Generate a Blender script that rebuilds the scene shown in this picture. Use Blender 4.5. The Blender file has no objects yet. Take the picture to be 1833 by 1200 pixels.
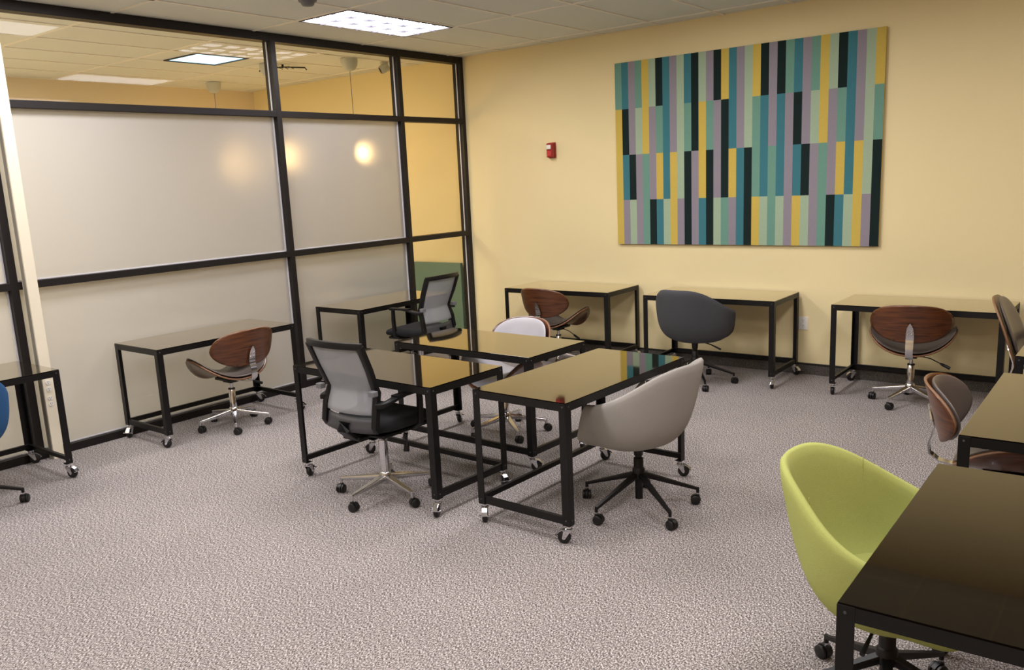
import bpy, bmesh, math, random
from mathutils import Vector, Matrix
from math import sin, cos, pi, radians, sqrt
random.seed(4)
S = bpy.context.scene
COL = S.collection

# ---------------------------------------------------------------- camera
cd = bpy.data.cameras.new('camera'); cam = bpy.data.objects.new('camera', cd); COL.objects.link(cam)
R_ = Vector((0.79285396, 0.60771252, -0.04547628)); U_ = Vector((-0.08380396, 0.18264052, 0.97960162)); F_ = Vector((-0.60362199, 0.77286993, -0.19573597))
M = Matrix(((R_.x, U_.x, -F_.x, 6.2248), (R_.y, U_.y, -F_.y, -7.3366), (R_.z, U_.z, -F_.z, 1.7981), (0, 0, 0, 1)))
cam.matrix_world = M
cd.sensor_width = 36; cd.lens = 1516.96 / 1833 * 36; cd.shift_y = 25.59 / 1833
cd.clip_start = 0.05
S.camera = cam
# ---------------------------------------------------------------- exposure and world
S.view_settings.view_transform = 'Standard'; S.view_settings.look = 'None'
S.view_settings.gamma = 1; S.view_settings.use_curve_mapping = False
S.view_settings.exposure = 1.26
w = bpy.data.worlds.new('world'); S.world = w; w.use_nodes = True
w.node_tree.nodes['Background'].inputs[0].default_value = (0.9, 0.95, 1, 1)
w.node_tree.nodes['Background'].inputs[1].default_value = 0.05
TROFFER = 9.5      # emission of the room's ceiling light lenses
FILL2 = 22     # unseen lights added to brighten the room beyond the glass
CEIL = 3.119; T = 0.6096; GX = 0.5588; GY = -0.239

# ---------------------------------------------------------------- materials
def lin(c):
    return tuple((x / 255 / 12.92 if x <= 10 else ((x / 255 + .055) / 1.055) ** 2.4) for x in c) + (1,)
def mat(name, rgb, rough=.5, metal=0., ior=1.5, bump=None, var=None, coat=0.):
    m = bpy.data.materials.new(name); m.use_nodes = True
    nt = m.node_tree; b = nt.nodes['Principled BSDF']
    b.inputs['Base Color'].default_value = lin(rgb); b.inputs['Roughness'].default_value = rough
    b.inputs['Metallic'].default_value = metal; b.inputs['IOR'].default_value = ior
    b.inputs['Coat Weight'].default_value = coat
    tc = nt.nodes.new('ShaderNodeTexCoord')
    if var:                       # (scale, amount, detail)
        n = nt.nodes.new('ShaderNodeTexNoise'); n.inputs['Scale'].default_value = var[0]; n.inputs['Detail'].default_value = var[2]
        nt.links.new(tc.outputs['Object'], n.inputs['Vector'])
        mr = nt.nodes.new('ShaderNodeMapRange'); mr.inputs['From Min'].default_value = .3; mr.inputs['From Max'].default_value = .7
        mr.inputs['To Min'].default_value = 1 - var[1]; mr.inputs['To Max'].default_value = 1 + var[1]
        nt.links.new(n.outputs['Fac'], mr.inputs['Value'])
        mx = nt.nodes.new('ShaderNodeVectorMath'); mx.operation = 'SCALE'; mx.inputs[0].default_value = lin(rgb)[:3]
        nt.links.new(mr.outputs['Result'], mx.inputs['Scale']); nt.links.new(mx.outputs[0], b.inputs['Base Color'])
    if bump:                      # (scale, strength)
        n = nt.nodes.new('ShaderNodeTexNoise'); n.inputs['Scale'].default_value = bump[0]; n.inputs['Detail'].default_value = 4
        nt.links.new(tc.outputs['Object'], n.inputs['Vector'])
        bp = nt.nodes.new('ShaderNodeBump'); bp.inputs['Strength'].default_value = bump[1]; bp.inputs['Distance'].default_value = .005
        nt.links.new(n.outputs['Fac'], bp.inputs['Height']); nt.links.new(bp.outputs[0], b.inputs['Normal'])
    return m
def emit(name, rgb, strength):
    m = bpy.data.materials.new(name); m.use_nodes = True; b = m.node_tree.nodes['Principled BSDF']
    b.inputs['Base Color'].default_value = lin(rgb); b.inputs['Emission Color'].default_value = lin(rgb); b.inputs['Emission Strength'].default_value = strength
    return m
def wood_mat(name, dark, light):
    m = mat(name, light, .32, coat=.25); nt = m.node_tree; b = nt.nodes['Principled BSDF']
    tc = nt.nodes.new('ShaderNodeTexCoord'); mp = nt.nodes.new('ShaderNodeMapping'); mp.inputs['Scale'].default_value = (3, 3, 32)
    n = nt.nodes.new('ShaderNodeTexNoise'); n.inputs['Scale'].default_value = 1.6; n.inputs['Detail'].default_value = 6; n.inputs['Distortion'].default_value = .6
    cr = nt.nodes.new('ShaderNodeValToRGB'); cr.color_ramp.elements[0].position = .34; cr.color_ramp.elements[0].color = lin(dark)
    cr.color_ramp.elements[1].position = .68; cr.color_ramp.elements[1].color = lin(light)
    nt.links.new(tc.outputs['Object'], mp.inputs[0]); nt.links.new(mp.outputs[0], n.inputs['Vector']); nt.links.new(n.outputs['Fac'], cr.inputs[0])
    # small dark knots
    v = nt.nodes.new('ShaderNodeTexVoronoi'); v.inputs['Scale'].default_value = 6.5; nt.links.new(tc.outputs['Object'], v.inputs['Vector'])
    mr = nt.nodes.new('ShaderNodeMapRange'); mr.inputs['From Min'].default_value = .03; mr.inputs['From Max'].default_value = .09; mr.inputs['To Min'].default_value = .35
    nt.links.new(v.outputs['Distance'], mr.inputs['Value'])
    sc = nt.nodes.new('ShaderNodeVectorMath'); sc.operation = 'SCALE'; nt.links.new(cr.outputs[0], sc.inputs[0]); nt.links.new(mr.outputs[0], sc.inputs['Scale'])
    nt.links.new(sc.outputs[0], b.inputs['Base Color'])
    return m
def carpet_mat(name, dark, mid, light, scale=230):
    m = mat(name, mid, 1.0); nt = m.node_tree; b = nt.nodes['Principled BSDF']
    b.inputs['Specular IOR Level'].default_value = .1
    tc = nt.nodes.new('ShaderNodeTexCoord')
    mp = nt.nodes.new('ShaderNodeMapping'); mp.inputs['Rotation'].default_value = (0, 0, .5); mp.inputs['Scale'].default_value = (1, .6, 1)
    nt.links.new(tc.outputs['Object'], mp.inputs[0])
    n1 = nt.nodes.new('ShaderNodeTexNoise'); n1.inputs['Scale'].default_value = scale; n1.inputs['Detail'].default_value = 3.5; n1.inputs['Roughness'].default_value = .75
    n2 = nt.nodes.new('ShaderNodeTexNoise'); n2.inputs['Scale'].default_value = 1.3; n2.inputs['Detail'].default_value = 5
    nt.links.new(mp.outputs[0], n1.inputs['Vector']); nt.links.new(tc.outputs['Object'], n2.inputs['Vector'])
    cr = nt.nodes.new('ShaderNodeValToRGB'); e = cr.color_ramp.elements
    e[0].position = .36; e[0].color = lin(dark); e[1].position = .64; e[1].color = lin(light)
    k = e.new(.5); k.color = lin(mid)
    nt.links.new(n1.outputs['Fac'], cr.inputs[0])
    mr = nt.nodes.new('ShaderNodeMapRange'); mr.inputs['From Min'].default_value = .3; mr.inputs['From Max'].default_value = .7; mr.inputs['To Min'].default_value = .93; mr.inputs['To Max'].default_value = 1.07
    nt.links.new(n2.outputs['Fac'], mr.inputs['Value'])
    sc = nt.nodes.new('ShaderNodeVectorMath'); sc.operation = 'SCALE'; nt.links.new(cr.outputs[0], sc.inputs[0]); nt.links.new(mr.outputs[0], sc.inputs['Scale'])
    nt.links.new(sc.outputs[0], b.inputs['Base Color'])
    bp = nt.nodes.new('ShaderNodeBump'); bp.inputs['Strength'].default_value = .35; bp.inputs['Distance'].default_value = .003
    nt.links.new(n1.outputs['Fac'], bp.inputs['Height']); nt.links.new(bp.outputs[0], b.inputs['Normal'])
    return m
def clear_glass():
    m = bpy.data.materials.new('clear_glass'); m.use_nodes = True; nt = m.node_tree; nt.nodes.clear()
    o = nt.nodes.new('ShaderNodeOutputMaterial'); t = nt.nodes.new('ShaderNodeBsdfTransparent'); t.inputs[0].default_value = (.97, .98, .97, 1)
    g = nt.nodes.new('ShaderNodeBsdfGlossy'); g.inputs['Roughness'].default_value = .01
    f = nt.nodes.new('ShaderNodeFresnel'); f.inputs[0].default_value = 1.27; mx = nt.nodes.new('ShaderNodeMixShader')
    nt.links.new(f.outputs[0], mx.inputs[0]); nt.links.new(t.outputs[0], mx.inputs[1]); nt.links.new(g.outputs[0], mx.inputs[2]); nt.links.new(mx.outputs[0], o.inputs[0])
    return m
def back_glass():
    m = bpy.data.materials.new('glass_back_face'); m.use_nodes = True; nt = m.node_tree; nt.nodes.clear()
    o = nt.nodes.new('ShaderNodeOutputMaterial'); t = nt.nodes.new('ShaderNodeBsdfTransparent'); nt.links.new(t.outputs[0], o.inputs[0])
    return m
def frosted():
    m = bpy.data.materials.new('frosted_film'); m.use_nodes = True; nt = m.node_tree; nt.nodes.clear(); N = nt.nodes.new; L = nt.links.new
    o = N('ShaderNodeOutputMaterial')
    tl = N('ShaderNodeBsdfTranslucent'); tl.inputs[0].default_value = lin((150, 154, 158))
    df = N('ShaderNodeBsdfDiffuse'); df.inputs[0].default_value = lin((222, 221, 220))
    rf = N('ShaderNodeBsdfRefraction'); rf.inputs['IOR'].default_value = 1.15; rf.inputs['Roughness'].default_value = .72; rf.inputs[0].default_value = (.42, .44, .46, 1)
    g = N('ShaderNodeBsdfGlossy'); g.inputs['Roughness'].default_value = .04
    a = N('ShaderNodeMixShader'); a.inputs[0].default_value = .42; L(tl.outputs[0], a.inputs[1]); L(df.outputs[0], a.inputs[2])
    b = N('ShaderNodeMixShader'); b.inputs[0].default_value = .3; L(a.outputs[0], b.inputs[1]); L(rf.outputs[0], b.inputs[2])
    f = N('ShaderNodeFresnel'); f.inputs[0].default_value = 1.45; c = N('ShaderNodeMixShader')
    L(f.outputs[0], c.inputs[0]); L(b.outputs[0], c.inputs[1]); L(g.outputs[0], c.inputs[2]); L(c.outputs[0], o.inputs[0])
    return m
def mesh_fabric():
    m = bpy.data.materials.new('mesh_fabric'); m.use_nodes = True; nt = m.node_tree; b = nt.nodes['Principled BSDF']
    b.inputs['Base Color'].default_value = lin((160, 163, 167)); b.inputs['Roughness'].default_value = .55
    b.inputs['Alpha'].default_value = .62
    return m

def lacquer():
    m = bpy.data.materials.new('glossy_black_lacquer'); m.use_nodes = True; nt = m.node_tree; nt.nodes.clear(); N = nt.nodes.new; L = nt.links.new
    o = N('ShaderNodeOutputMaterial'); d = N('ShaderNodeBsdfDiffuse'); d.inputs[0].default_value = lin((14, 10, 7))
    g = N('ShaderNodeBsdfGlossy'); g.inputs['Roughness'].default_value = .035; g.inputs[0].default_value = (1, .97, .9, 1)
    f = N('ShaderNodeFresnel'); f.inputs[0].default_value = 1.6
    p = N('ShaderNodeMath'); p.operation = 'MULTIPLY'; p.inputs[1].default_value = 2.0; p.use_clamp = True
    r = N('ShaderNodeMath'); r.operation = 'SUBTRACT'; r.inputs[1].default_value = .078; r.use_clamp = True
    x = N('ShaderNodeMixShader'); L(f.outputs[0], r.inputs[0]); L(r.outputs[0], p.inputs[0]); L(p.outputs[0], x.inputs[0]); L(d.outputs[0], x.inputs[1]); L(g.outputs[0], x.inputs[2]); L(x.outputs[0], o.inputs[0])
    return m

MT = dict(
    yellow=mat('yellow_wall_paint', (233, 217, 166), .75, bump=(260, .25)),
    cream=mat('cream_wall_paint', (232, 216, 182), .8, bump=(260, .2)),
    dimwall=mat('taupe_wall_paint', (150, 120, 90), .85, bump=(260, .2)),
    ceil=mat('ceiling_tile', (228, 231, 222), .95, bump=(420, .5), var=(160, .05, 3)),
    grid=mat('ceiling_grid_metal', (240, 236, 224), .5),
    carpet=carpet_mat('speckled_carpet', (44, 40, 38), (130, 123, 119), (222, 215, 210), 165),
    cbase=carpet_mat('dark_carpet_base', (50, 46, 42), (82, 77, 71), (120, 113, 106)),
    black=mat('black_trim', (20, 17, 15), .5),
    bronze=mat('dark_bronze_frame', (22, 17, 15), .5, ior=1.4, bump=(300, .05)),
    gasket=mat('silver_glazing_bead', (214, 214, 218), .35, .2),
    steel=mat('black_powder_coated_steel', (9, 8, 8), .42, ior=1.4),
    top=lacquer(),
    chrome=mat('chrome', (215, 215, 218), .12, 1.),
    polished=mat('polished_aluminium', (205, 205, 205), .2, 1.),
    rubber=mat('black_rubber', (13, 13, 14), .42),
    plastic=mat('black_plastic', (13, 13, 14), .42, ior=1.4),
    dgray=mat('dark_gray_plastic', (62, 62, 64), .5),
    knob=mat('gray_plastic', (110, 112, 114), .5),
    blackfab=mat('black_seat_fabric', (15, 15, 17), .95, bump=(900, .3)),
    mesh=mesh_fabric(),
    vinyl=mat('brown_gray_vinyl', (96, 88, 82), .32, bump=(500, .1)),
    vinylwhite=mat('light_gray_vinyl', (176, 175, 180), .4, bump=(500, .1)),
    wood=wood_mat('walnut_plywood', (64, 33, 15), (106, 60, 28)),
    birch=mat('pale_plywood_edge', (126, 90, 60), .5),
    gfab=mat('light_gray_fabric', (158, 154, 146), .95, bump=(700, .5), var=(500, .08, 3)),
    cfab=mat('charcoal_fabric', (70, 71, 75), .95, bump=(700, .5), var=(500, .1, 3)),
    lfab=mat('lime_green_fabric', (170, 176, 96), .95, bump=(700, .5), var=(400, .08, 3)),
    bfab=mat('blue_fabric', (20, 78, 128), .95, bump=(700, .4), var=(500, .1, 3)),
    white=mat('white_plastic', (235, 232, 222), .4),
    post=mat('almond_metal', (228, 220, 196), .45),
    postside=mat('gray_metal', (150, 146, 134), .5),
    red=mat('red_plastic', (150, 22, 22), .3),
    redlens=mat('red_lens', (190, 60, 55), .15),
    clear=clear_glass(), backface=back_glass(), frost=frosted(),
    lens=emit('fluorescent_lens', (255, 250, 255), TROFFER),
    lensdim=emit('half_strength_lens', (255, 250, 250), TROFFER * .5),  # weaker emission, set only to balance brightness on the right wall
    lens2=emit('warm_fill_lens', (255, 240, 214), FILL2),  # emission for the added fill lights in the far room
    bluelens=emit('cool_light_lens', (172, 222, 250), .8),
    unlit=mat('unlit_lens', (190, 186, 180), .5),
    bulb=emit('warm_lamp_glow', (255, 205, 130), 36),
    green=mat('teal_green_panel', (94, 124, 108), .35),
    louver=mat('darkened_louver', (66, 65, 74), .4),  # blade colour darkened so shaded cell lines show against the glowing lens
    canopy=mat('pale_gray_canopy', (196, 198, 186), .4),
    slot=mat('dark_slot', (40, 36, 32), .6),
)

# ---------------------------------------------------------------- mesh helpers
class MB:
    def __init__(s): s.v = []; s.f = []; s.m = []
    def add(s, vs, fs, mi=0):
        o = len(s.v); s.v += [tuple(v) for v in vs]; s.f += [tuple(i + o for i in f) for f in fs]; s.m += [mi] * len(fs); return s
    def box(s, x0, y0, z0, x1, y1, z1, mi=0, mx=None):
        vs = [Vector(p) for p in ((x0, y0, z0), (x1, y0, z0), (x1, y1, z0), (x0, y1, z0), (x0, y0, z1), (x1, y0, z1), (x1, y1, z1), (x0, y1, z1))]
        if mx: vs = [mx @ v for v in vs]
        return s.add(vs, [(3, 2, 1, 0), (4, 5, 6, 7), (0, 1, 5, 4), (1, 2, 6, 5), (2, 3, 7, 6), (3, 0, 4, 7)], mi)
    def rings(s, rings, mi=0, caps=True, closed=True):
        n = len(rings[0]); vs = [p for r in rings for p in r]; fs = []
        for i in range(len(rings) - 1):
            for j in range(n if closed else n - 1):
                k = (j + 1) % n; fs.append((i * n + j, i * n + k, (i + 1) * n + k, (i + 1) * n + j))
        if caps: fs.append(tuple(range(n - 1, -1, -1))); fs.append(tuple((len(rings) - 1) * n + j for j in range(n)))
        return s.add(vs, fs, mi)
    def tube(s, pts, rad, n=10, mi=0, flat=None, up=Vector((0, 0, 1))):
        """sweep along pts; rad number or list; flat=(w,h) list for rectangular-oval section"""
        pts = [Vector(p) for p in pts]; rg = []
        for i, p in enumerate(pts):
            d = (pts[min(i + 1, len(pts) - 1)] - pts[max(i - 1, 0)]).normalized()
            a = d.cross(up)
            if a.length < 1e-3: a = d.cross(Vector((1, 0, 0)))
            a.normalize(); b = a.cross(d)
            if flat:
                wd, hd = flat[i] if isinstance(flat, list) else flat
                rg.append([p + a * (x * wd / 2) + b * (y * hd / 2) for x, y in ((-1, -.7), (-.85, -1), (.85, -1), (1, -.7), (1, .7), (.85, 1), (-.85, 1), (-1, .7))])
            else:
                r = rad[i] if isinstance(rad, (list, tuple)) else rad
                rg.append([p + a * (r * cos(2 * pi * k / n)) + b * (r * sin(2 * pi * k / n)) for k in range(n)])
        return s.rings(rg, mi)
    def lathe(s, prof, c=(0, 0, 0), n=20, mi=0, axis='z'):
        rg = []
        for r, z in prof:
            ring = []
            for k in range(n):
                a = 2 * pi * k / n; x, y = r * cos(a), r * sin(a)
                p = (x, y, z) if axis == 'z' else ((z, x, y) if axis == 'x' else (y, z, x))
                ring.append((p[0] + c[0], p[1] + c[1], p[2] + c[2]))
            rg.append(ring)
        return s.rings(rg, mi)
    def ball(s, c, r, n=12, mi=0, sz=1):
        return s.lathe([(max(r * sin(pi * i / 8), 1e-4), -r * cos(pi * i / 8) * sz) for i in range(9)], c, n, mi)
    def grid(s, fn, nu, nv, mi=0, wrap=False):
        vs = [fn(i / nu, j / nv) for j in range(nv + 1) for i in range(nu + (0 if wrap else 1))]
        w_ = nu if wrap else nu + 1; fs = []
        for j in range(nv):
            for i in range(nu):
                k = (i + 1) % w_ if wrap else i + 1
                fs.append((j * w_ + i, j * w_ + k, (j + 1) * w_ + k, (j + 1) * w_ + i))
        return s.add(vs, fs, mi)
    def build(s, name, mats, parent=None, smooth=False, bevel=0, subsurf=0, solid=0, off=-1, mx=None):
        me = bpy.data.meshes.new(name)
        vs = [mx @ Vector(v) for v in s.v] if mx else s.v
        me.from_pydata([tuple(v) for v in vs], [], s.f)
        for x in (mats if isinstance(mats, (list, tuple)) else [mats]): me.materials.append(x)
        for p, i in zip(me.polygons, s.m): p.material_index = i
        bm = bmesh.new(); bm.from_mesh(me); bmesh.ops.remove_doubles(bm, verts=bm.verts, dist=1e-5)
        if not solid: bmesh.ops.recalc_face_normals(bm, faces=bm.faces)
        bm.to_mesh(me); bm.free()
        o = bpy.data.objects.new(name, me); COL.objects.link(o)
        if parent: o.parent = parent
        if solid:
            md = o.modifiers.new('solid', 'SOLIDIFY'); md.thickness = solid; md.offset = off
        if subsurf:
            md = o.modifiers.new('sub', 'SUBSURF'); md.levels = subsurf; md.render_levels = subsurf
        if bevel:
            md = o.modifiers.new('bevel', 'BEVEL'); md.width = bevel; md.segments = 2; md.limit_method = 'ANGLE'; md.angle_limit = radians(40)
        if smooth:
            for p in me.polygons: p.use_smooth = True
            if not subsurf and not solid: me.set_sharp_from_angle(angle=radians(45))
        return o
def tag(o, label=None, cat=None, group=None, kind=None):
    if label: o['label'] = label
    if cat: o['category'] = cat
    if group: o['group'] = group
    if kind: o['kind'] = kind
    return o
def struct(name, mb, m, label=None, cat=None, **k):
    o = mb.build(name, m, **k); o['kind'] = 'structure'
    if label: o['label'] = label
    if cat: o['category'] = cat
    return o
def empty(name, loc=(0, 0, 0), rz=0):
    o = bpy.data.objects.new(name, None); COL.objects.link(o); o.location = loc; o.rotation_euler = (0, 0, rz); o.empty_display_size = .1
    return o
def copy_tree(o, parent=None):
    c = o.copy(); COL.objects.link(c)
    if parent: c.parent = parent
    for ch in o.children: copy_tree(ch, c)
    return c

# ================================================================ SETTING
XR = 6.75; YF = -9.6; XL = -3.72
struct('floor', MB().box(XL - .1, YF - .1, -.1, XR + .1, .1, 0), MT['carpet'], 'speckled grey-beige loop pile carpet', 'floor')
struct('ceiling', MB().box(XL - .1, YF - .1, CEIL + .006, XR + .1, .1, CEIL + .1), MT['ceil'], 'off-white acoustic tile ceiling', 'ceiling')
struct('wall_back', MB().box(XL - .1, 0, 0, XR + .1, .12, CEIL + .006), MT['yellow'], 'warm yellow painted wall behind the desks', 'wall')
struct('wall_right', MB().box(XR, YF, 0, XR + .12, 0, CEIL + .006), MT['dimwall'], None, 'wall')
struct('wall_front', MB().box(XL, YF - .12, 0, XR, YF, CEIL + .006), MT['cream'], None, 'wall')
struct('wall_left', MB().box(XL - .12, YF, 0, XL, 0, CEIL + .006), MT['cream'], 'cream far wall of the room beyond the glass', 'wall')
# carpet baseboard with black cap
def baseboard(name, x0, x1):
    b = struct(name, MB().box(x0, -.014, 0, x1, 0, .086), MT['cbase'], 'dark carpet strip baseboard', 'baseboard')
    c = MB().box(x0, -.019, .086, x1, 0, .1).build('cap', MT['black'], b, bevel=.002); c['label'] = 'thin black cap strip'
baseboard('baseboard_back', 0.02, XR)
baseboard('baseboard_left', XL, -.13)
# ceiling T-bar grid
g = MB(); h = .012
k = -int((GX - XL) / T)
while GX + k * T < XR:
    x = GX + k * T
    g.box(x - h, YF, CEIL - .001, x + h, 0, CEIL + .008); k += 1
struct('trim_1', g, MT['grid'], 'ceiling grid bars running towards the yellow wall', 'ceiling grid')
g = MB(); y = GY
while y > YF:
    g.box(XL, y - h, CEIL - .0012, XR, y + h, CEIL + .0078); y -= 2 * T
struct('trim_2', g, MT['grid'], 'ceiling grid bars running parallel to the yellow wall', 'ceiling grid')

# glass partition along x = 0 (recess behind the front face)
Y0 = -9.55
DP = .11; GXP = -.055
Z1 = (2.428, 2.48); Z2 = (1.212, 1.264); ZH = 3.055; ZS = .058
mull = [(-.05, 0.0), (-1.003, -.953), (-2.522, -2.47), (-4.875, -4.822), (-7.23, -7.18), (-9.6, -9.55)]
tn = 3
def trim(mb, label):
    global tn
    o = struct('trim_%d' % tn, mb, MT['bronze'], label, 'window frame', bevel=.0025); tn += 1
lab = ['dark bronze corner jamb against the yellow wall', 'second dark bronze mullion from the yellow wall', 'third dark bronze mullion, right of the wide frosted pane', 'dark bronze mullion behind the almond power pole', 'dark bronze mullion nearest the camera', 'dark bronze end jamb']
for (a, b), l in zip(mull, lab): trim(MB().box(-DP, a, 0, 0, b, CEIL), l)
trim(MB().box(-DP - .002, YF, ZH, -.003, -.001, CEIL + .004), 'dark bronze header of the glass partition')
trim(MB().box(-DP - .002, YF, 0, -.003, -.001, ZS), 'dark bronze sill of the glass partition')
trim(MB().box(-DP + .001, YF, Z1[0], -.0015, -.002, Z1[1]), 'dark bronze upper transom below the clear panes')
trim(MB().box(-DP + .001, YF, Z2[0], -.0015, -.002, Z2[1]), 'dark bronze lower transom at mid height')
# glazing beads: slim silver stops beside each pane
wn = 1
rows = [('lower', ZS, Z2[0]), ('middle', Z2[1], Z1[0]), ('upper', Z1[1], ZH)]
bays = [('narrow bay next to the yellow wall', -.953, -.05), ('bay between the two right mullions', -2.47, -1.003), ('wide bay right of the almond pole', -4.822, -2.522), ('bay left of the almond pole', -7.18, -4.875), ('bay beyond the left edge', -9.55, -7.23)]
for bi, (bl, a, b) in enumerate(bays):
    for rn, z0, z1 in rows:
        fr = not (bi == 0 or rn == 'upper')
        mb = MB()
        vs = [(GXP - .006, a, z0), (GXP, a, z0), (GXP, b, z0), (GXP - .006, b, z0), (GXP - .006, a, z1), (GXP, a, z1), (GXP, b, z1), (GXP - .006, b, z1)]
        fs = [(3, 2, 1, 0), (4, 5, 6, 7), (0, 1, 5, 4), (2, 3, 7, 6), (3, 0, 4, 7)]
        mb.add(vs, fs, 1); mb.add(vs, [(1, 2, 6, 5)], 0)
        o = struct('window_%d' % wn, mb, [MT['frost'] if fr else MT['clear'], MT['backface']], ('frosted ' if fr else 'clear ') + rn + ' glass pane of the ' + bl, 'window pane'); wn += 1
        bd = MB()
        bd.box(GXP, b - .012, z0, GXP + .009, b - .001, z1)
        if fr: bd.box(GXP, a + .001, z0, GXP + .009, b - .012, z0 + .009)
        bo = bd.build('glazing_bead', MT['gasket'], o, bevel=.001)

# ================================================================ CEILING LIGHTS
def troffer(x, y, lensmat, label, cat='ceiling light', group=None, L=2 * T, W=T, nx=3, ny=6, blades=True):
    r = empty('ceiling_light', (x + W / 2, y + L / 2, CEIL))
    tag(r, label, cat, group)
    a, b = W / 2 - .011, L / 2 - .011
    f = MB()
    for q in ((-a, -b, a, -b + .016), (-a, b - .016, a, b), (-a, -b + .016, -a + .016, b - .016), (a - .016, -b + .016, a, b - .016)):
        f.box(q[0], q[1], -.006, q[2], q[3], .004)
    f.build('frame', MT['slot'], r, bevel=.001)
    a -= .016; b -= .016
    # lens of pillowed cells
    ln = MB()
    for i in range(nx):
        for j in range(ny):
            cx0 = -a + 2 * a * i / nx; cy0 = -b + 2 * b * j / ny; dx = 2 * a / nx; dy = 2 * b / ny
            def fn(u, v): return (cx0 + u * dx, cy0 + v * dy, .004 - .012 * (1 - (2 * u - 1) ** 4) * (1 - (2 * v - 1) ** 4))
            ln.grid(fn, 6, 6)
    ln.build('lens', lensmat, r, smooth=True)
    if blades:
        bl = MB()
        for i in range(1, nx): x_ = -a + 2 * a * i / nx; bl.box(x_ - .0045, -b, -.013, x_ + .0045, b, .003)
        for j in range(1, ny): y_ = -b + 2 * b * j / ny; bl.box(-a, y_ - .0045, -.0129, a, y_ + .0045, .003)
        bl.build('louver', MT['louver'], r)
    return r
troffer(GX, GY - 4 * T, MT['lens'], 'bright rectangular fluorescent ceiling light near the corner of the glass wall')
for ix, iy in ((0, 1), (1, 0), (1, 1), (0, 2), (1, 2), (2, 0), (2, 1), (2, 2)):  # unseen third column added to brighten the right side of the room
    troffer(GX + 4 * T * ix, GY - 4 * T - 4 * T * iy, MT['lensdim' if (ix, iy) == (2, 0) else 'lens'], 'fluorescent ceiling light of the same room outside the picture', group='ceiling lights outside the picture', blades=False)
troffer(-1.86, -2.42, MT['bluelens'], 'square bluish glowing ceiling light seen through the upper glass', L=T, nx=1, ny=1, blades=False)
for x_, y_ in ((-2.49, -6.9), (-2.49, -4.68 - 2 * T), (-1.27, -6.0)):  # fill lights added out of view to brighten the far room
    troffer(x_, y_, MT['lens2'], 'added unseen ceiling light brightening the room beyond the glass', group='added lights beyond the glass', blades=False)

# smoke detector at the top edge
r = empty('smoke_detector', (1.25, -3.13, CEIL)); tag(r, 'round grey smoke detector on the ceiling at the top picture edge', 'smoke detector')
MB().lathe([(.066, 0), (.066, -.014), (.06, -.02), (.001, -.02)], n=28).build('base', MT['knob'], r, smooth=True)
MB().lathe([(.048, -.019), (.046, -.036), (.036, -.046), (.001, -.048)], n=28).build('cover', MT['knob'], r, smooth=True)

# pendants beyond the glass
def pendant(x, y, label):
    r = empty('pendant_lamp', (x, y, CEIL)); tag(r, label, 'pendant lamp', None)
    MB().lathe([(.088, 0), (.088, -.03), (.08, -.075), (.055, -.112), (.02, -.125), (.001, -.126)], n=28).build('canopy', MT['canopy'], r, smooth=True)
    MB().tube([(0, 0, -.12), (0, 0, -.84)], .0035, 6).build('cord', MT['knob'], r)
    MB().lathe([(.016, -.83), (.022, -.84), (.022, -.89), (.014, -.9)], n=16).build('socket', MT['plastic'], r, smooth=True)
    MB().lathe([(.012, -.9), (.03, -.935), (.04, -.965), (.034, -1.0), (.015, -1.02), (.001, -1.024)], n=20).build('bulb', MT['bulb'], r, smooth=True)
pendant(-.73, -.97, 'pale bowl canopy and thin cord of the pendant nearest the glass corner')
pendant(-3.1, -1.02, 'small pale pendant canopy seen high in the wide upper pane')
pendant(-1.5, -1.42, 'warm pendant lamp glowing behind the third mullion')
# bullet camera
r = empty('security_camera', (-.72, -.47, CEIL)); tag(r, 'white round security camera on the ceiling beyond the glass', 'security camera')
MB().lathe([(.045, 0), (.045, -.02), (.02, -.03), (.001, -.03)], n=20).build('mount', MT['canopy'], r, smooth=True)
mx = Matrix.Translation((0.02, -.02, -.065)) @ Matrix.Rotation(radians(-40), 4, 'Z') @ Matrix.Rotation(radians(115), 4, 'X')
MB().lathe([(.001, -.05), (.035, -.05), (.046, -.035), (.046, .05), (.001, .052)], n=22).build('body', MT['canopy'], r, smooth=True, mx=mx)
MB().lathe([(.001, .051), (.034, .051), (.036, .058), (.001, .058)], n=22).build('lens', MT['slot'], r, smooth=True, mx=mx)
# dark thin ceiling rack
r = empty('ceiling_rack', (-1.47, -1.25, CEIL), radians(42)); tag(r, 'thin dark hooked metal rack under the ceiling beyond the glass', 'ceiling rack')
MB().tube([(-.25, 0, -.06), (-.235, 0, -.035), (0, 0, -.02), (.235, 0, -.035), (.25, 0, -.06)], .007, 8).build('rail', MT['black'], r, smooth=True)
m_ = MB()
for i in range(4): m_.tube([(-.1 + i * .06, -.1, -.03), (-.08 + i * .06, .1, -.03)], .004, 6)
m_.build('bar', MT['black'], r, smooth=True)
m_ = MB(); m_.tube([(0, 0, 0.005), (0, 0, -.03)], .012, 10); m_.build('stem', MT['black'], r, smooth=True)

# green panel beyond the narrow bay
r = empty('green_panel', (-1.15, -.06, 0)); tag(r, 'low teal-green panel standing against the yellow wall beyond the glass', 'panel')
MB().box(-1.3, -.02, .04, 1.02, .02, .9).build('panel', MT['green'], r, bevel=.003)
MB().box(-1.3, -.028, 0, 1.02, .028, .04).build('base_rail', MT['slot'], r, bevel=.003)

# ================================================================ WALL ITEMS
def duplex(mb, x, z, ax):
    pass
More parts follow.
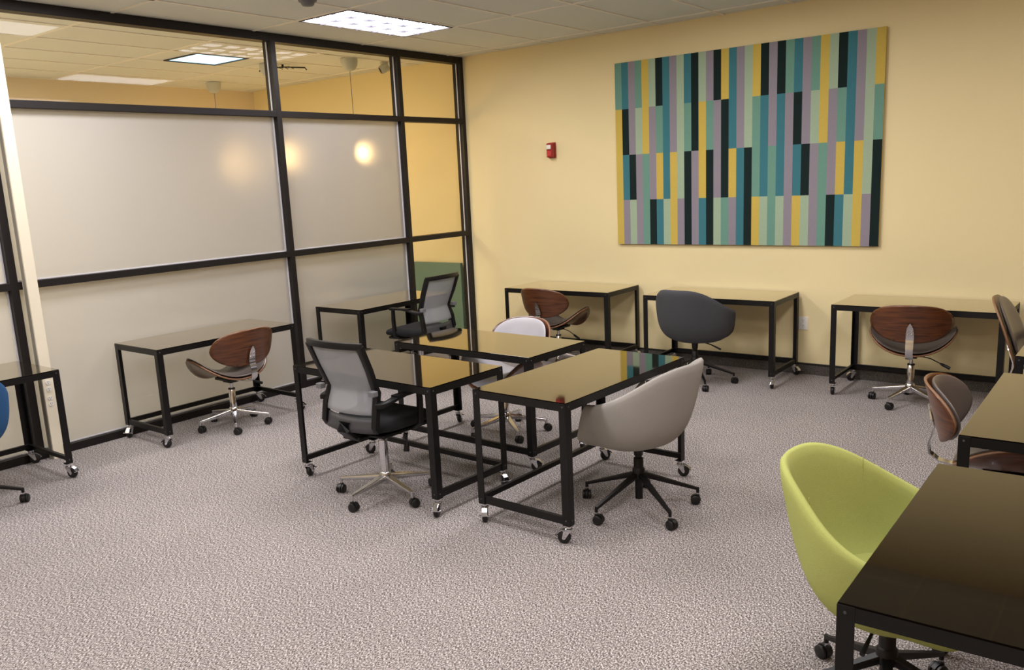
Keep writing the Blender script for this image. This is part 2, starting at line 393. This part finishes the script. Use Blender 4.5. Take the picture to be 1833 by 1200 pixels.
# rug artwork
PAL = dict(T=(110, 156, 138), B=(60, 122, 132), L=(146, 140, 149), Y=(208, 182, 84), M=(164, 186, 156), D=(2, 30, 28))
ROWS = ['TBLTYMDBLMBDMLDYBLMYDLDTBLTYMDBLMY', 'YDLMYLTBLMTDYTLDBLMTBLBLDLMYLTBLMT', 'YBDLTLYBYMDLYDLDYBDTBTBLBDLTLYBYMD', 'YLMLTDBMYLDLBDMTLBDYMTMLYMLTDBMYLD']
def rugmat(n, rgb): return mat('wool_' + n, rgb, .95, bump=(420, .7), var=(300, .07, 3))
keys = 'TBLYMD'; rm = [rugmat(k_, PAL[k_]) for k_ in keys]
ru = MB(); X0, X1, ZB, ZT = 1.912, 4.352, 1.132, 2.836
random.seed(11)
xs = [X0 + (X1 - X0) * i / 34 for i in range(35)]
for r_i, row in enumerate(ROWS):
    za = ZT - (ZT - ZB) * r_i / 4; zb = ZT - (ZT - ZB) * (r_i + 1) / 4
    for c_i, ch in enumerate(row):
        ru.add([(xs[c_i], -.032, za), (xs[c_i + 1], -.032, za), (xs[c_i + 1], -.032, zb), (xs[c_i], -.032, zb)], [(0, 3, 2, 1)], keys.index(ch))
# edges and back
ru.box(X0, -.0319, ZB, X1, -.012, ZB + .001, keys.index('Y'))
for c_i in range(34):
    ru.add([(xs[c_i], -.032, ZT), (xs[c_i + 1], -.032, ZT), (xs[c_i + 1], -.012, ZT), (xs[c_i], -.012, ZT)], [(0, 1, 2, 3)], keys.index(ROWS[0][c_i]))
ru.add([(X0, -.032, ZB), (X0, -.012, ZB), (X0, -.012, ZT), (X0, -.032, ZT)], [(0, 3, 2, 1)], keys.index('Y'))
ru.add([(X1, -.032, ZB), (X1, -.012, ZB), (X1, -.012, ZT), (X1, -.032, ZT)], [(0, 1, 2, 3)], keys.index('Y'))
ru.add([(X0, -.012, ZB), (X1, -.012, ZB), (X1, -.012, ZT), (X0, -.012, ZT)], [(0, 1, 2, 3)], keys.index('M'))
r = empty('wall_rug', ((X0 + X1) / 2, -.03, ZB)); tag(r, 'large multicoloured striped wool rug hung on the yellow wall', 'wall hanging')
T0 = Matrix.Translation((-(X0 + X1) / 2, .03, -ZB))
ru.build('woven_panel', rm, r, mx=T0)
MB().box(X0 + .06, -.012, ZT - .06, X1 - .06, 0, ZT - .02).build('hanging_batten', MT['birch'], r, mx=T0)

# fire alarm
r = empty('fire_alarm', (1.145, 0, 2.0)); tag(r, 'small red fire alarm strobe on the yellow wall', 'fire alarm')
MB().box(-.042, -.022, 0, .042, 0, .155).build('back_plate', MT['red'], r, bevel=.004)
MB().box(-.038, -.062, .006, .038, -.022, .149).build('housing', MT['red'], r, bevel=.007)
MB().box(-.03, -.076, .088, .022, -.06, .132).build('strobe_lens', MT['white'], r, bevel=.006)
MB().box(-.03, -.068, .02, .022, -.06, .075).build('speaker_grille', MT['redlens'], r, bevel=.004)
# wall outlet
r = empty('wall_outlet', (3.747, 0, .396)); tag(r, 'white outlet plate low on the yellow wall behind the middle desk', 'wall outlet')
MB().box(-.039, -.007, 0, .039, 0, .115).build('plate', MT['white'], r, bevel=.003)
for z in (.034, .081):
    rr = MB().lathe([(.017, -.0105), (.017, -.006)], (0, 0, z), 18, axis='y').build('receptacle', MT['white'], r, smooth=True)
    MB().box(-.008, -.0115, z + .0, -.0055, -.0095, z + .009).box(.0055, -.0115, z, .008, -.0095, z + .009).box(-.0025, -.0115, z - .011, .0025, -.0095, z - .006).build('slot', MT['slot'], rr)
# power pole
r = empty('power_pole', (.05, -4.765, 0)); tag(r, 'tall almond power pole with outlets in front of the glass partition', 'power pole')
MB().box(-.045, -.036, 0, .03, .036, CEIL).build('pole', [MT['post']], r, bevel=.003)
MB().box(-.03, -.0375, 0.01, .015, -.034, CEIL - .01).build('side_cover', MT['postside'], r, bevel=.001)['label'] = 'grey side strip of the pole'
for z in (.402, .444, .508, .556):
    rr = MB().lathe([(.0165, .029), (.0165, .0335)], (0, 0.0, z), 18, axis='x').build('receptacle', MT['white'], r, smooth=True)
    MB().box(.0325, -.007, z, .0345, -.0045, z + .008).box(.0325, .0045, z, .0345, .007, z + .008).box(.0325, -.0025, z - .01, .0345, .0025, z - .006).build('slot', MT['slot'], rr)
MB().box(-.05, -.045, CEIL - .02, .04, .045, CEIL - .002).build('ceiling_trim', MT['post'], r, bevel=.003)

# ================================================================ DESKS
DW, DD, DH = 1.198, .598, .7325
def caster_wheel(parent, swivel, loc):
    """chrome fork caster with black wheel"""
    mx = Matrix.Translation(loc) @ Matrix.Rotation(swivel, 4, 'Z')
    c = MB()
    c.lathe([(.014, .098), (.014, .082), (.02, .08), (.02, .074), (.001, .074)], n=16)
    c.box(-.019, -.014, .070, .019, .03, .075)
    for sx in (-1, 1):
        x0, x1 = (sx * .019, sx * .0165) if sx < 0 else (sx * .0165, sx * .019)
        c.add([(x0, -.014, .073), (x0, .024, .073), (x0, .032, .03), (x0, .018, .026), (x1, -.014, .073), (x1, .024, .073), (x1, .032, .03), (x1, .018, .026)],
              [(0, 1, 2, 3), (7, 6, 5, 4), (0, 4, 5, 1), (1, 5, 6, 2), (2, 6, 7, 3), (3, 7, 4, 0)])
    c.tube([(-.022, .024, .031), (.022, .024, .031)], .006, 10)
    o = c.build('caster', MT['chrome'], parent, mx=mx, smooth=True)
    wh = MB().lathe([(.004, -.0135), (.026, -.0135), (.032, -.011), (.0345, -.005), (.0345, .005), (.032, .011), (.026, .0135), (.004, .0135)], (0, .024, .0345), 22, axis='x')
    wh.build('wheel', MT['rubber'], o, mx=mx, smooth=True)
    br = MB().tube([(0, .03, .075), (0, .05, .062), (0, .066, .046)], 0, flat=(.03, .004))
    br.box(-.028, .058, .044, .028, .066, .049)
    br.build('brake_lever', MT['chrome'], o, mx=mx)
    return o
def make_desk(sw=(0.4, 2.2, 3.6, -2.0)):
    """long side along local x; open side is -y, lower stretcher on +y"""
    r = empty('rolling_desk')
    a, b = DW / 2, DD / 2
    tp = MB().box(-a, -b, DH - .006, a, b, DH)
    tp.box(-a + .012, -b + .012, DH - .028, a - .012, b - .012, DH - .006)
    tp.build('tabletop', MT['top'], r, bevel=.0015)
    ap = MB(); t = .002
    ap.box(-a, -b, DH - .045, a, -b + t, DH - .005).box(-a, b - t, DH - .045, a, b, DH - .005).box(-a, -b + t, DH - .045, -a + t, b - t, DH - .005).box(a - t, -b + t, DH - .045, a, b - t, DH - .005)
    ap.box(-a + t, -b + t, DH - .045, a - t, -b + .018, DH - .043).box(-a + t, b - .018, DH - .045, a - t, b - t, DH - .043)
    ap.build('apron', MT['steel'], r)
    W = .043; zl = .098; k = 0
    for sx in (-1, 1):
        for sy in (-1, 1):
            x0 = sx * a; y0 = sy * b; t = .003
            lg = MB()
            def bx(xa, xb, ya, yb, za, zb): lg.box(min(xa, xb), min(ya, yb), za, max(xa, xb), max(ya, yb), zb)
            o_ = .0012
            bx(x0 + sx * o_, x0 - sx * W, y0 + sy * o_, y0 - sy * t, zl, DH - .004)
            bx(x0 + sx * o_, x0 - sx * t, y0 - sy * t, y0 - sy * W, zl, DH - .004)
            bx(x0 - sx * t, x0 - sx * W, y0 - sy * t, y0 - sy * W, zl, zl + .003)
            # bolt heads
            for zz in (DH - .022, zl + .028):
                lg.lathe([(.0045, -.0025), (.0045, .0025)], (x0 - sx * .02, y0 + sy * .0015, zz), 8, 1, axis='y')
                lg.lathe([(.0045, -.0025), (.0045, .0025)], (x0 + sx * .0015, y0 - sy * .02, zz), 8, 1, axis='x')
            lg.build('leg', [MT['steel'], MT['dgray']], r, bevel=.0008)
            caster_wheel(r, sw[k], (x0 - sx * .022, y0 - sy * .022, 0)); k += 1
    z0, z1 = zl + .004, zl + .044
    for sx in (-1, 1):
        x0 = sx * (a - .0035); x1 = sx * (a - .006); x2 = sx * (a - .024)
        MB().box(min(x0, x1), -b + .004, z0, max(x0, x1), b - .004, z1).box(min(x1, x2), -b + .004, z1 - .0025, max(x1, x2), b - .004, z1).build('side_stretcher', MT['steel'], r, bevel=.0008)
    MB().box(-a + .004, b - .006, z0, a - .004, b - .0035, z1).box(-a + .004, b - .024, z1 - .0025, a - .004, b - .006, z1).build('long_stretcher', MT['steel'], r, bevel=.0008)
    return r
# name, x, y, rotation (open side is local -y), label
desks = [
    (2.581, -3.83, -.033, 'black rolling desk, left one of the three clustered mid-room, mesh chair at it'),
    (2.608, -2.976, pi - .035, 'black rolling desk at the back of the central cluster, pale padded chair behind'),
    (3.708, -3.472, pi / 2 - .027, 'black rolling desk with the striped rug reflected in its top, light grey tub chair beside'),
    (.316, -3.628, pi / 2 - .01, 'black rolling desk against the wide frosted pane, walnut chair in front'),
    (.316, -1.708, pi / 2 + .0, 'black rolling desk at the glass partition near the corner, mesh chair at it'),
    (1.537, -.338, .015, 'leftmost black rolling desk along the yellow wall'),
    (3.12, -.345, .01, 'middle black rolling desk along the yellow wall, under the rug'),
    (4.779, -.347, -.007, 'rightmost black rolling desk along the yellow wall'),
    (.31, -5.508, pi / 2 + .006, 'black rolling desk cut off by the left picture edge'),
    (5.912, -1.501, -pi / 2, 'black rolling desk at the right edge nearest the yellow wall'),
    (5.925, -3.138, -pi / 2 + .009, 'second black rolling desk from the camera at the right edge'),
    (5.94, -4.728, -pi / 2 + .009, 'dark desk in the lower right corner, closest to the camera'),
]
protoD = make_desk()
SW = [(3.0, .5, 3.9, 2.4), (.6, 5.4, 3.2, 1.4)]
for i, (x, y, rz, lb) in enumerate(desks):
    d = protoD if i == 0 else copy_tree(protoD)
    d.location = (x, y, 0); d.rotation_euler = (0, 0, rz)
    tag(d, lb, 'desk', 'black rolling desks')

# ================================================================ CHAIRS  (local facing +y)
def chair_caster(parent, mx, r=.026):
    """twin wheel with hood"""
    c = MB()
    c.tube([(0, 0, .085), (0, 0, .05)], .006, 8, 1)
    c.lathe([(.002, -.007), (.024, -.007), (.0265, -.003), (.0265, .003), (.024, .007), (.002, .007)], (0, .012, r), 18, axis='x')
    for sx in (-1, 1):
        c.lathe([(.003, -.007), (r - .004, -.007), (r, -.004), (r, .004), (r - .004, .007), (.003, .007)], (sx * .017, .012, r), 20, 0, axis='x')
    # hood arc
    rg = []
    for i in range(9):
        a = radians(-10 + 160 * i / 8); q = r + .003
        rg.append([(x, .012 - q_ * cos(a), r + q_ * sin(a)) for x, q_ in ((-.009, q), (.009, q), (.009, q - .008), (-.009, q - .008))])
    c.rings(rg, 0)
    c.lathe([(.011, .056), (.011, .046), (.001, .046)], n=12)
    o = c.build('caster', [MT['rubber'], MT['chrome']], parent, mx=mx, smooth=True)
    return o
def star(root, rad, hubz, endz, m, w0, w1, ang0, seat_z, style):
    b = MB()
    if style == 'chrome': b.lathe([(.001, hubz - .05), (.03, hubz - .05), (.036, hubz - .03), (.036, hubz + .012), (.028, hubz + .022), (.001, hubz + .022)], n=24)
    else: b.lathe([(.001, hubz - .15), (.021, hubz - .15), (.021, hubz - .04), (.034, hubz - .03), (.034, hubz + .02), (.026, hubz + .03), (.001, hubz + .03)], n=24)
    for k in range(5):
        a = radians(ang0 + 72 * k); c, s_ = cos(a), sin(a)
        pts = []; fl = []
        for i in range(9):
            t = i / 8
            rr = .02 + (rad - .02) * t
            z = hubz - .012 + (endz - hubz + .012) * (t ** (1.0 if style != 'chrome' else .9))
            pts.append((rr * c, rr * s_, z)); q = w0 + (w1 - w0) * t; fl.append((q, q * .85))
        b.tube(pts, 0, flat=fl)
        b.tube([(rad * c, rad * s_, endz + .008), (rad * c, rad * s_, endz - .022)], w1 * .5, 10)
    o = b.build('star_base', m, root, smooth=True)
    for k in range(5):
        a = radians(ang0 + 72 * k)
        mx = Matrix.Translation((rad * cos(a), rad * sin(a), 0)) @ Matrix.Rotation(a + random.uniform(-1.4, 1.4), 4, 'Z')
        chair_caster(o, mx)
    return o

def bucket_chair(fab, label, star_ang=0.):
    r = empty('swivel_tub_chair'); tag(r, label, 'chair')
    def smooth(a, b, t): t = max(0, min(1, (t - a) / (b - a))); return t * t * (3 - 2 * t)
    z0 = .405
    def rim(th):
        A = abs(th); d = math.degrees(A)
        h_ = .43 + .215 * smooth(36, 66, d) + .215 * smooth(66, 168, d)
        R = .25 + .055 * smooth(30, 85, d) + .04 * smooth(100, 175, d)
        if d < 45: R = .25 / max(cos(A), .72) * (1 - .0 * d)
        return R, h_
    def rimblend(th):
        A = abs(th); d = math.degrees(A)
        Rf = min(.25 / max(cos(A), .3), .33); Rb = .305 + .03 * smooth(110, 175, d) - .014 * math.exp(-((d - 132) / 24) ** 2)
        t = smooth(30, 70, d)
        R = Rf * (1 - t) + Rb * t
        # the arm tip sits a little behind the low front corner
        return R, rim(th)[1]
    def P(th, t, ins=0.):
        R, h_ = rimblend(th); d = math.degrees(abs(th))
        Rb = .268 - .026 * smooth(95, 150, d)
        R -= ins; Rb -= ins * .8; zz = z0 + ins
        P0 = (0, zz - .005); P1 = (Rb * 1.0, zz - .014); P2 = (Rb + .012 + .012 * smooth(40, 80, d) - .012 * smooth(110, 160, d), zz + .16 * (h_ - z0)); P3 = (R, h_)
        u = 1 - t
        rr = u ** 3 * P0[0] + 3 * u * u * t * P1[0] + 3 * u * t * t * P2[0] + t ** 3 * P3[0]
        z = u ** 3 * P0[1] + 3 * u * u * t * P1[1] + 3 * u * t * t * P2[1] + t ** 3 * P3[1]
        return (rr * sin(th), rr * cos(th) * (.98), z)
    NU, NV = 72, 12
    m_ = MB().grid(lambda u, v: P(-pi + 2 * pi * u, max(v, .02)), NU, NV, wrap=True)
    n0 = NU
    m_.add([P(-pi + 2 * pi * i / NU, .02) for i in range(NU)], [tuple(range(NU))])
    sh = m_.build('shell', fab, r, smooth=True, solid=.036, off=1 if False else -1, subsurf=1)
    # seams running down from the rim
    for sgn in (-1, 1):
        th = sgn * radians(128)
        pts = [Vector(P(th, .15 + .85 * i / 14)) for i in range(15)]
        pts2 = [p + Vector((p.x, p.y, 0)).normalized() * .0005 for p in pts]
        MB().tube(pts2, .0016, 6).build('seam', fab, sh, smooth=True)
    # cushion
    c = MB()
    def C(u, v):
        th = 2 * pi * u; ct, st = cos(th), sin(th); n = 2.6
        rr = .215 / ((abs(ct) ** n + abs(st) ** n) ** (1 / n))
        ph = v * pi
        q = min(1, sin(ph) ** .45) if 0 < v < 1 else 0
        return (rr * q * st, rr * q * ct + .025, z0 + .053 - .025 * cos(ph) + .004 * (1 - q))
    c.grid(C, 40, 12, wrap=True); c.build('seat_cushion', fab, r, smooth=True)
    MB().box(-.07, -.09, .372, .07, .09, .392).lathe([(.024, .30), (.028, .35), (.045, .375), (.001, .376)], n=20).build('seat_plate', MT['plastic'], r, smooth=False, bevel=.004)
    MB().lathe([(.001, .2), (.0185, .2), (.0185, .36), (.001, .36)], n=20).build('piston', MT['plastic'], r, smooth=True)
    MB().lathe([(.001, .19), (.027, .19), (.027, .285), (.022, .29), (.001, .29)], n=20).build('column', MT['plastic'], r, smooth=True)
    MB().tube([(.05, .0, .372), (.15, .0, .352), (.24, 0, .318)], [.005, .005, .009], 8).build('height_lever', MT['plastic'], r, smooth=True)
    star(r, .325, .205, .088, MT['steel'], .034, .018, star_ang, .37, 'black')
    return r

def edge(o): o.modifiers['solid'].material_offset_rim = 1
def wood_chair(pad, label, star_ang=0., rad=.27, tall=False):
    r = empty('bentwood_swivel_chair'); tag(r, label, 'chair')
    ex = 2.6
    def seat(x, y):
        q = abs(x) / .3
        return .400 + .165 * q ** 2.2 * (1 + .25 * (y / .22)) - .05 * max(0, (y - .05) / .2) ** 2
    def disc(s, dz, sc=1.):
        def fn(u, v):
            th = 2 * pi * u; ct, st = cos(th), sin(th)
            rr = 1 / ((abs(ct) ** ex + abs(st) ** ex) ** (1 / ex)) * max(v, .001) * sc
            x, y = .3 * rr * st, .235 * rr * ct
            return (x, y + .02, seat(x, y) + dz)
        return MB().grid(fn, 48, 10, wrap=True)
    edge(disc(0, 0).build('seat_shell', [MT['wood'], MT['birch']], r, smooth=True, solid=.012, off=1))
    # padded cushion : closed surface
    def pf(u, v):
        th = 2 * pi * u; ct, st = cos(th), sin(th)
        k = sin(pi * v) ** .35 if 0 < v < 1 else 0
        rr = 1 / ((abs(ct) ** ex + abs(st) ** ex) ** (1 / ex)) * k * .975
        x, y = .3 * rr * st, .235 * rr * ct
        tk = .015 * (1 - cos(pi * v))
        return (x, y + .02, seat(x, y) + .013 + tk)
    MB().grid(pf, 48, 18, wrap=True).build('seat_pad', pad, r, smooth=True)
    # back
    RB, LEAN = (.8, .36) if tall else (.36, .28)
    def bk(s, h_, off):
        a = s / RB; y = -.262 + (RB) * (1 - cos(a)) * 1.0 + off * cos(a) - LEAN * (h_ - .5)
        return ((RB - off) * sin(a), y, h_)
    HC, HB_, SA = (.745, .225, .235) if tall else (.66, .142, .306)
    def outline(th, k):
        ct, st = cos(th), sin(th); n = 2.5
        rr = k / ((abs(ct) ** n + abs(st) ** n) ** (1 / n))
        hh = ct * rr
        wd = SA * (1 - .22 * max(0, -hh) ** 1.3 - .04 * max(0, hh))
        return (wd * st * rr, HC + HB_ * hh)
    def bfn(u, v):
        s_, h_ = outline(2 * pi * u, max(v, .001)); return bk(s_, h_, 0)
    edge(MB().grid(bfn, 56, 10, wrap=True).build('backrest', [MT['wood'], MT['birch']], r, smooth=True, solid=.012, off=1))
    def bpf(u, v):
        k = sin(pi * v) ** .35 if 0 < v < 1 else 0
        s_, h_ = outline(2 * pi * u, k * .965); return bk(s_, h_, .013 + .014 * (1 - cos(pi * v)))
    MB().grid(bpf, 56, 18, wrap=True).build('back_pad', pad, r, smooth=True)
    # chrome bracket
    pts = [(0, .02, .392), (0, -.12, .386), (0, -.215, .388), (0, -.275, .398), (0, -.318, .43), (0, -.325, .475), (0, -.312, .52), (0, -.306, .56), (0, -.316, .60), (0, -.325, .635), (0, -.332, .66), (0, -.334, .668)]
    if tall: pts = [(x_, y_ - max(0, z_ - .5) * .1 + (0.0 if z_ < .5 else .002), z_) for x_, y_, z_ in pts]
    wd = [.05, .05, .05, .05, .05, .05, .052, .054, .05, .04, .016, .006]
    br = MB(); rg = []
    for i, p in enumerate(pts):
        a_ = Vector(pts[max(0, i - 1)]); b_ = Vector(pts[min(len(pts) - 1, i + 1)]); d = (b_ - a_).normalized(); nrm = Vector((1, 0, 0)).cross(d) * .0035
        p = Vector(p); xx = Vector((wd[i] / 2, 0, 0))
        rg.append([p - xx - nrm, p + xx - nrm, p + xx + nrm, p - xx + nrm])
    br.rings(rg); b_o = br.build('back_bracket', MT['chrome'], r, smooth=True)
    for z_, y_ in ((.61, -.322), (.585, -.316)):
        MB().lathe([(.001, -.004), (.006, -.003), (.006, .004)], (0.012, y_, z_), 10, axis='y').lathe([(.001, -.004), (.006, -.003), (.006, .004)], (-.012, y_, z_), 10, axis='y').build('screw', MT['chrome'], b_o, smooth=True)
    MB().box(-.08, -.09, .378, .08, .09, .398).box(-.04, -.05, .355, .04, .05, .378).build('seat_plate', MT['plastic'], r, bevel=.004)
    MB().lathe([(.001, .2), (.013, .2), (.013, .36), (.001, .36)], n=18).build('piston', MT['chrome'], r, smooth=True)
    MB().lathe([(.001, .12), (.026, .12), (.026, .296), (.023, .3), (.001, .3)], n=22).lathe([(.001, .297), (.0265, .297), (.0265, .306), (.001, .306)], n=22, mi=1).build('column', [MT['chrome'], MT['plastic']], r, smooth=True)
    m_ = MB().tube([(.04, 0, .372), (.13, -.01, .355), (.2, -.02, .322)], .004, 8).tube([(.195, -.02, .325), (.21, -.022, .317), (.262, -.03, .292)], [.006, .011, .012], 10)
    m_.build('height_lever', MT['plastic'], r, smooth=True)
    star(r, rad, .135, .083, MT['chrome'], .038, .02, star_ang, .37, 'chrome')
    return r

def mesh_chair(label, star_ang=0., dz=0., arm=0.):
    r = empty('mesh_office_chair'); tag(r, label, 'chair')
    zs = .02 + dz
    # side profile of the backrest (y,z): kink at lumbar
    prof = [(-.245, .475), (-.262, .50), (-.245, .60), (-.215, .69), (-.228, .72), (-.275, .83), (-.33, .965)]
    def pr(t):
        n = len(prof) - 1; i = min(int(t * n), n - 1); f = t * n - i
        return (prof[i][0] * (1 - f) + prof[i + 1][0] * f, prof[i][1] * (1 - f) + prof[i + 1][1] * f)
    HW = .205
    def hw(z):  # half width by height
        return HW - .018 * math.exp(-((z - .71) / .07) ** 2) + .005 * (z - .5)
    def curve(x, y): return y + .045 * (x / HW) ** 2 - .02
    fr = MB()
    for sx in (-1, 1):
        pts = [(sx * hw(z), curve(HW, y), z + dz) for y, z in prof]
        fr.tube(pts, 0, flat=[(.034, .036)] * len(pts), up=Vector((1, 0, 0)))
    top = [(x, curve(x, prof[-1][0]), prof[-1][1] + dz + .006 * (1 - (x / .23) ** 2)) for x in [-.216 + .432 * i / 12 for i in range(13)]]
    fr.tube(top, 0, flat=[(.026, .036)] * 13)
    fr.build('back_frame', MT['plastic'], r, smooth=True)
    def low(u, v):
        x = -.208 + .416 * u; z = .465 + .085 * v
        return (x, curve(x, -.262 + .02 * v), z + dz)
    MB().grid(low, 16, 3).build('lower_back_panel', MT['dgray'], r, smooth=True, solid=.014)['label'] = 'dark grey band at the foot of the mesh'
    def msh(u, v):
        y, z = pr(.28 + .71 * v); k = hw(z) - .012
        x = -k + 2 * k * u
        return (x, curve(x, y) , z + dz)
    MB().grid(msh, 14, 18).build('mesh_panel', MT['mesh'], r, smooth=True, solid=.002)
    # lumbar slider
    lb = MB()
    for sx in (-1, 1): lb.box(sx * .215 - .022, -.262, .682 + dz, sx * .215 + .022, -.225, .712 + dz)
    lb.build('lumbar_support', MT['knob'], r, bevel=.004)['label'] = 'grey lumbar slider ends'
    # seat
    def st(u, v):
        th = 2 * pi * u; ct, s_ = cos(th), sin(th); n = 3.6
        k = sin(pi * v) ** .3 if 0 < v < 1 else 0
        rr = k / ((abs(ct) ** n + abs(s_) ** n) ** (1 / n))
        x, y = .25 * rr * s_, .245 * rr * ct
        fr_ = -.03 * max(0, (y - .12) / .13) ** 2
        return (x, y + .02, .412 + zs + .04 * (1 - cos(pi * v)) + fr_ + .012 * (x / .25) ** 2)
    MB().grid(st, 52, 16, wrap=True).build('seat', MT['blackfab'], r, smooth=True)
    MB().box(-.2, -.18, .395 + zs, .2, .2, .418 + zs).box(-.07, -.24, .38 + zs, .07, .1, .405 + zs).build('seat_pan', MT['plastic'], r, bevel=.01)
    # back carrier
    MB().tube([(0, -.12, .40 + zs), (0, -.24, .405 + zs), (0, -.29, .45 + zs), (0, -.278, .50 + zs)], 0, flat=[(.11, .028), (.1, .028), (.09, .024), (.09, .016)], up=Vector((1, 0, 0)).cross(Vector((0, 1, 0)))).build('back_carrier', MT['plastic'], r, smooth=True)
    for sx in (-1, 1):
        x = sx * .248
        a = MB()
        za = dz + arm
        a.tube([(x - sx * .035, -.232, .628 + za), (x - sx * .01, -.21, .625 + za), (x, -.17, .632 + za), (x, -.10, .648 + za), (x, -.04, .655 + za), (x, .06, .655 + za), (x, .1, .648 + za)], 0, flat=[(.04, .026), (.04, .028), (.042, .024), (.048, .018), (.05, .016), (.05, .016), (.046, .012)], up=Vector((0, 0, 1)))
        a.tube([(x, .075, .650 + dz + arm), (x, .078, .6 + dz), (x, .07, .44 + zs), (x - sx * .05, .06, .405 + zs)], 0, flat=[(.03, .022), (.032, .026), (.034, .03), (.03, .02)], up=Vector((1, 0, 0)))
        a.box(x - .024, -.12, .650 + dz + arm, x + .024, .1, .664 + dz + arm)
        a.build('armrest', MT['plastic'], r, smooth=True)
    MB().lathe([(.001, .3), (.014, .3), (.014, .40 + zs), (.001, .4 + zs)], n=18).build('piston', MT['chrome'], r, smooth=True)
    MB().lathe([(.001, .11), (.028, .11), (.026, .34), (.001, .34)], n=22).build('column', MT['chrome'], r, smooth=True)
    m_ = MB().tube([(.1, .05, .39 + zs), (.16, .04, .36 + zs), (.165, .03, .33 + zs)], .004, 8).tube([(.165, .03, .335 + zs), (.168, .028, .31 + zs), (.17, .02, .27 + zs)], [.008, .016, .018], 10)
    m_.build('height_lever', MT['plastic'], r, smooth=True)
    star(r, .29, .125, .088, MT['polished'], .042, .02, star_ang, .37, 'chrome')
    return r
def place(o, x, y, az, s=1.):
    o.location = (x, y, 0); o.rotation_euler = (0, 0, radians(az - 90)); return o
# star angle is local: world angle = local + (az-90)
def L(world, az): return world - (az - 90)
place(mesh_chair('mesh-back office chair with chrome base at the left desk of the central cluster', L(-14, 90)), 2.665, -4.05, 90)
place(mesh_chair('mesh-back office chair near the room corner, turned to the desk at the glass', L(20, 183), .03, .045), .90, -1.87, 183)
place(wood_chair(MT['vinylwhite'], 'pale grey padded swivel chair behind the back desk of the central cluster', L(36, -92), .29), 2.52, -2.70, -92)
place(bucket_chair(MT['gfab'], 'light grey upholstered tub chair with black base at the right desk of the cluster', L(-32, 180)), 4.036, -3.462, 180)
place(wood_chair(MT['vinyl'], 'walnut swivel chair at the leftmost desk along the yellow wall', L(10, 88)), 1.60, -.67, 88)
place(bucket_chair(MT['cfab'], 'charcoal upholstered tub chair at the middle desk along the yellow wall', L(22, 88)), 3.067, -.736, 88)
place(wood_chair(MT['vinyl'], 'walnut swivel chair at the rightmost desk along the yellow wall', L(-110, 99)), 4.765, -.598, 99)
place(wood_chair(MT['vinyl'], 'walnut swivel chair in front of the frosted glass partition', L(-33, 180)), .515, -3.605, 180)
place(wood_chair(MT['vinyl'], 'taller grey padded chair seen side-on at the far right desk', L(10, 0), tall=True), 5.84, -1.45, 0)
place(wood_chair(MT['vinyl'], 'walnut chair tucked under the second desk from the camera on the right', L(20, 4)), 5.72, -3.05, 4)
place(bucket_chair(MT['lfab'], 'lime green upholstered tub chair at the nearest desk, lower right', L(142, -4)), 5.60, -4.60, -4)
place(bucket_chair(MT['bfab'], 'blue upholstered chair cut off by the left picture edge', L(68, 180)), .68, -5.61, 178)
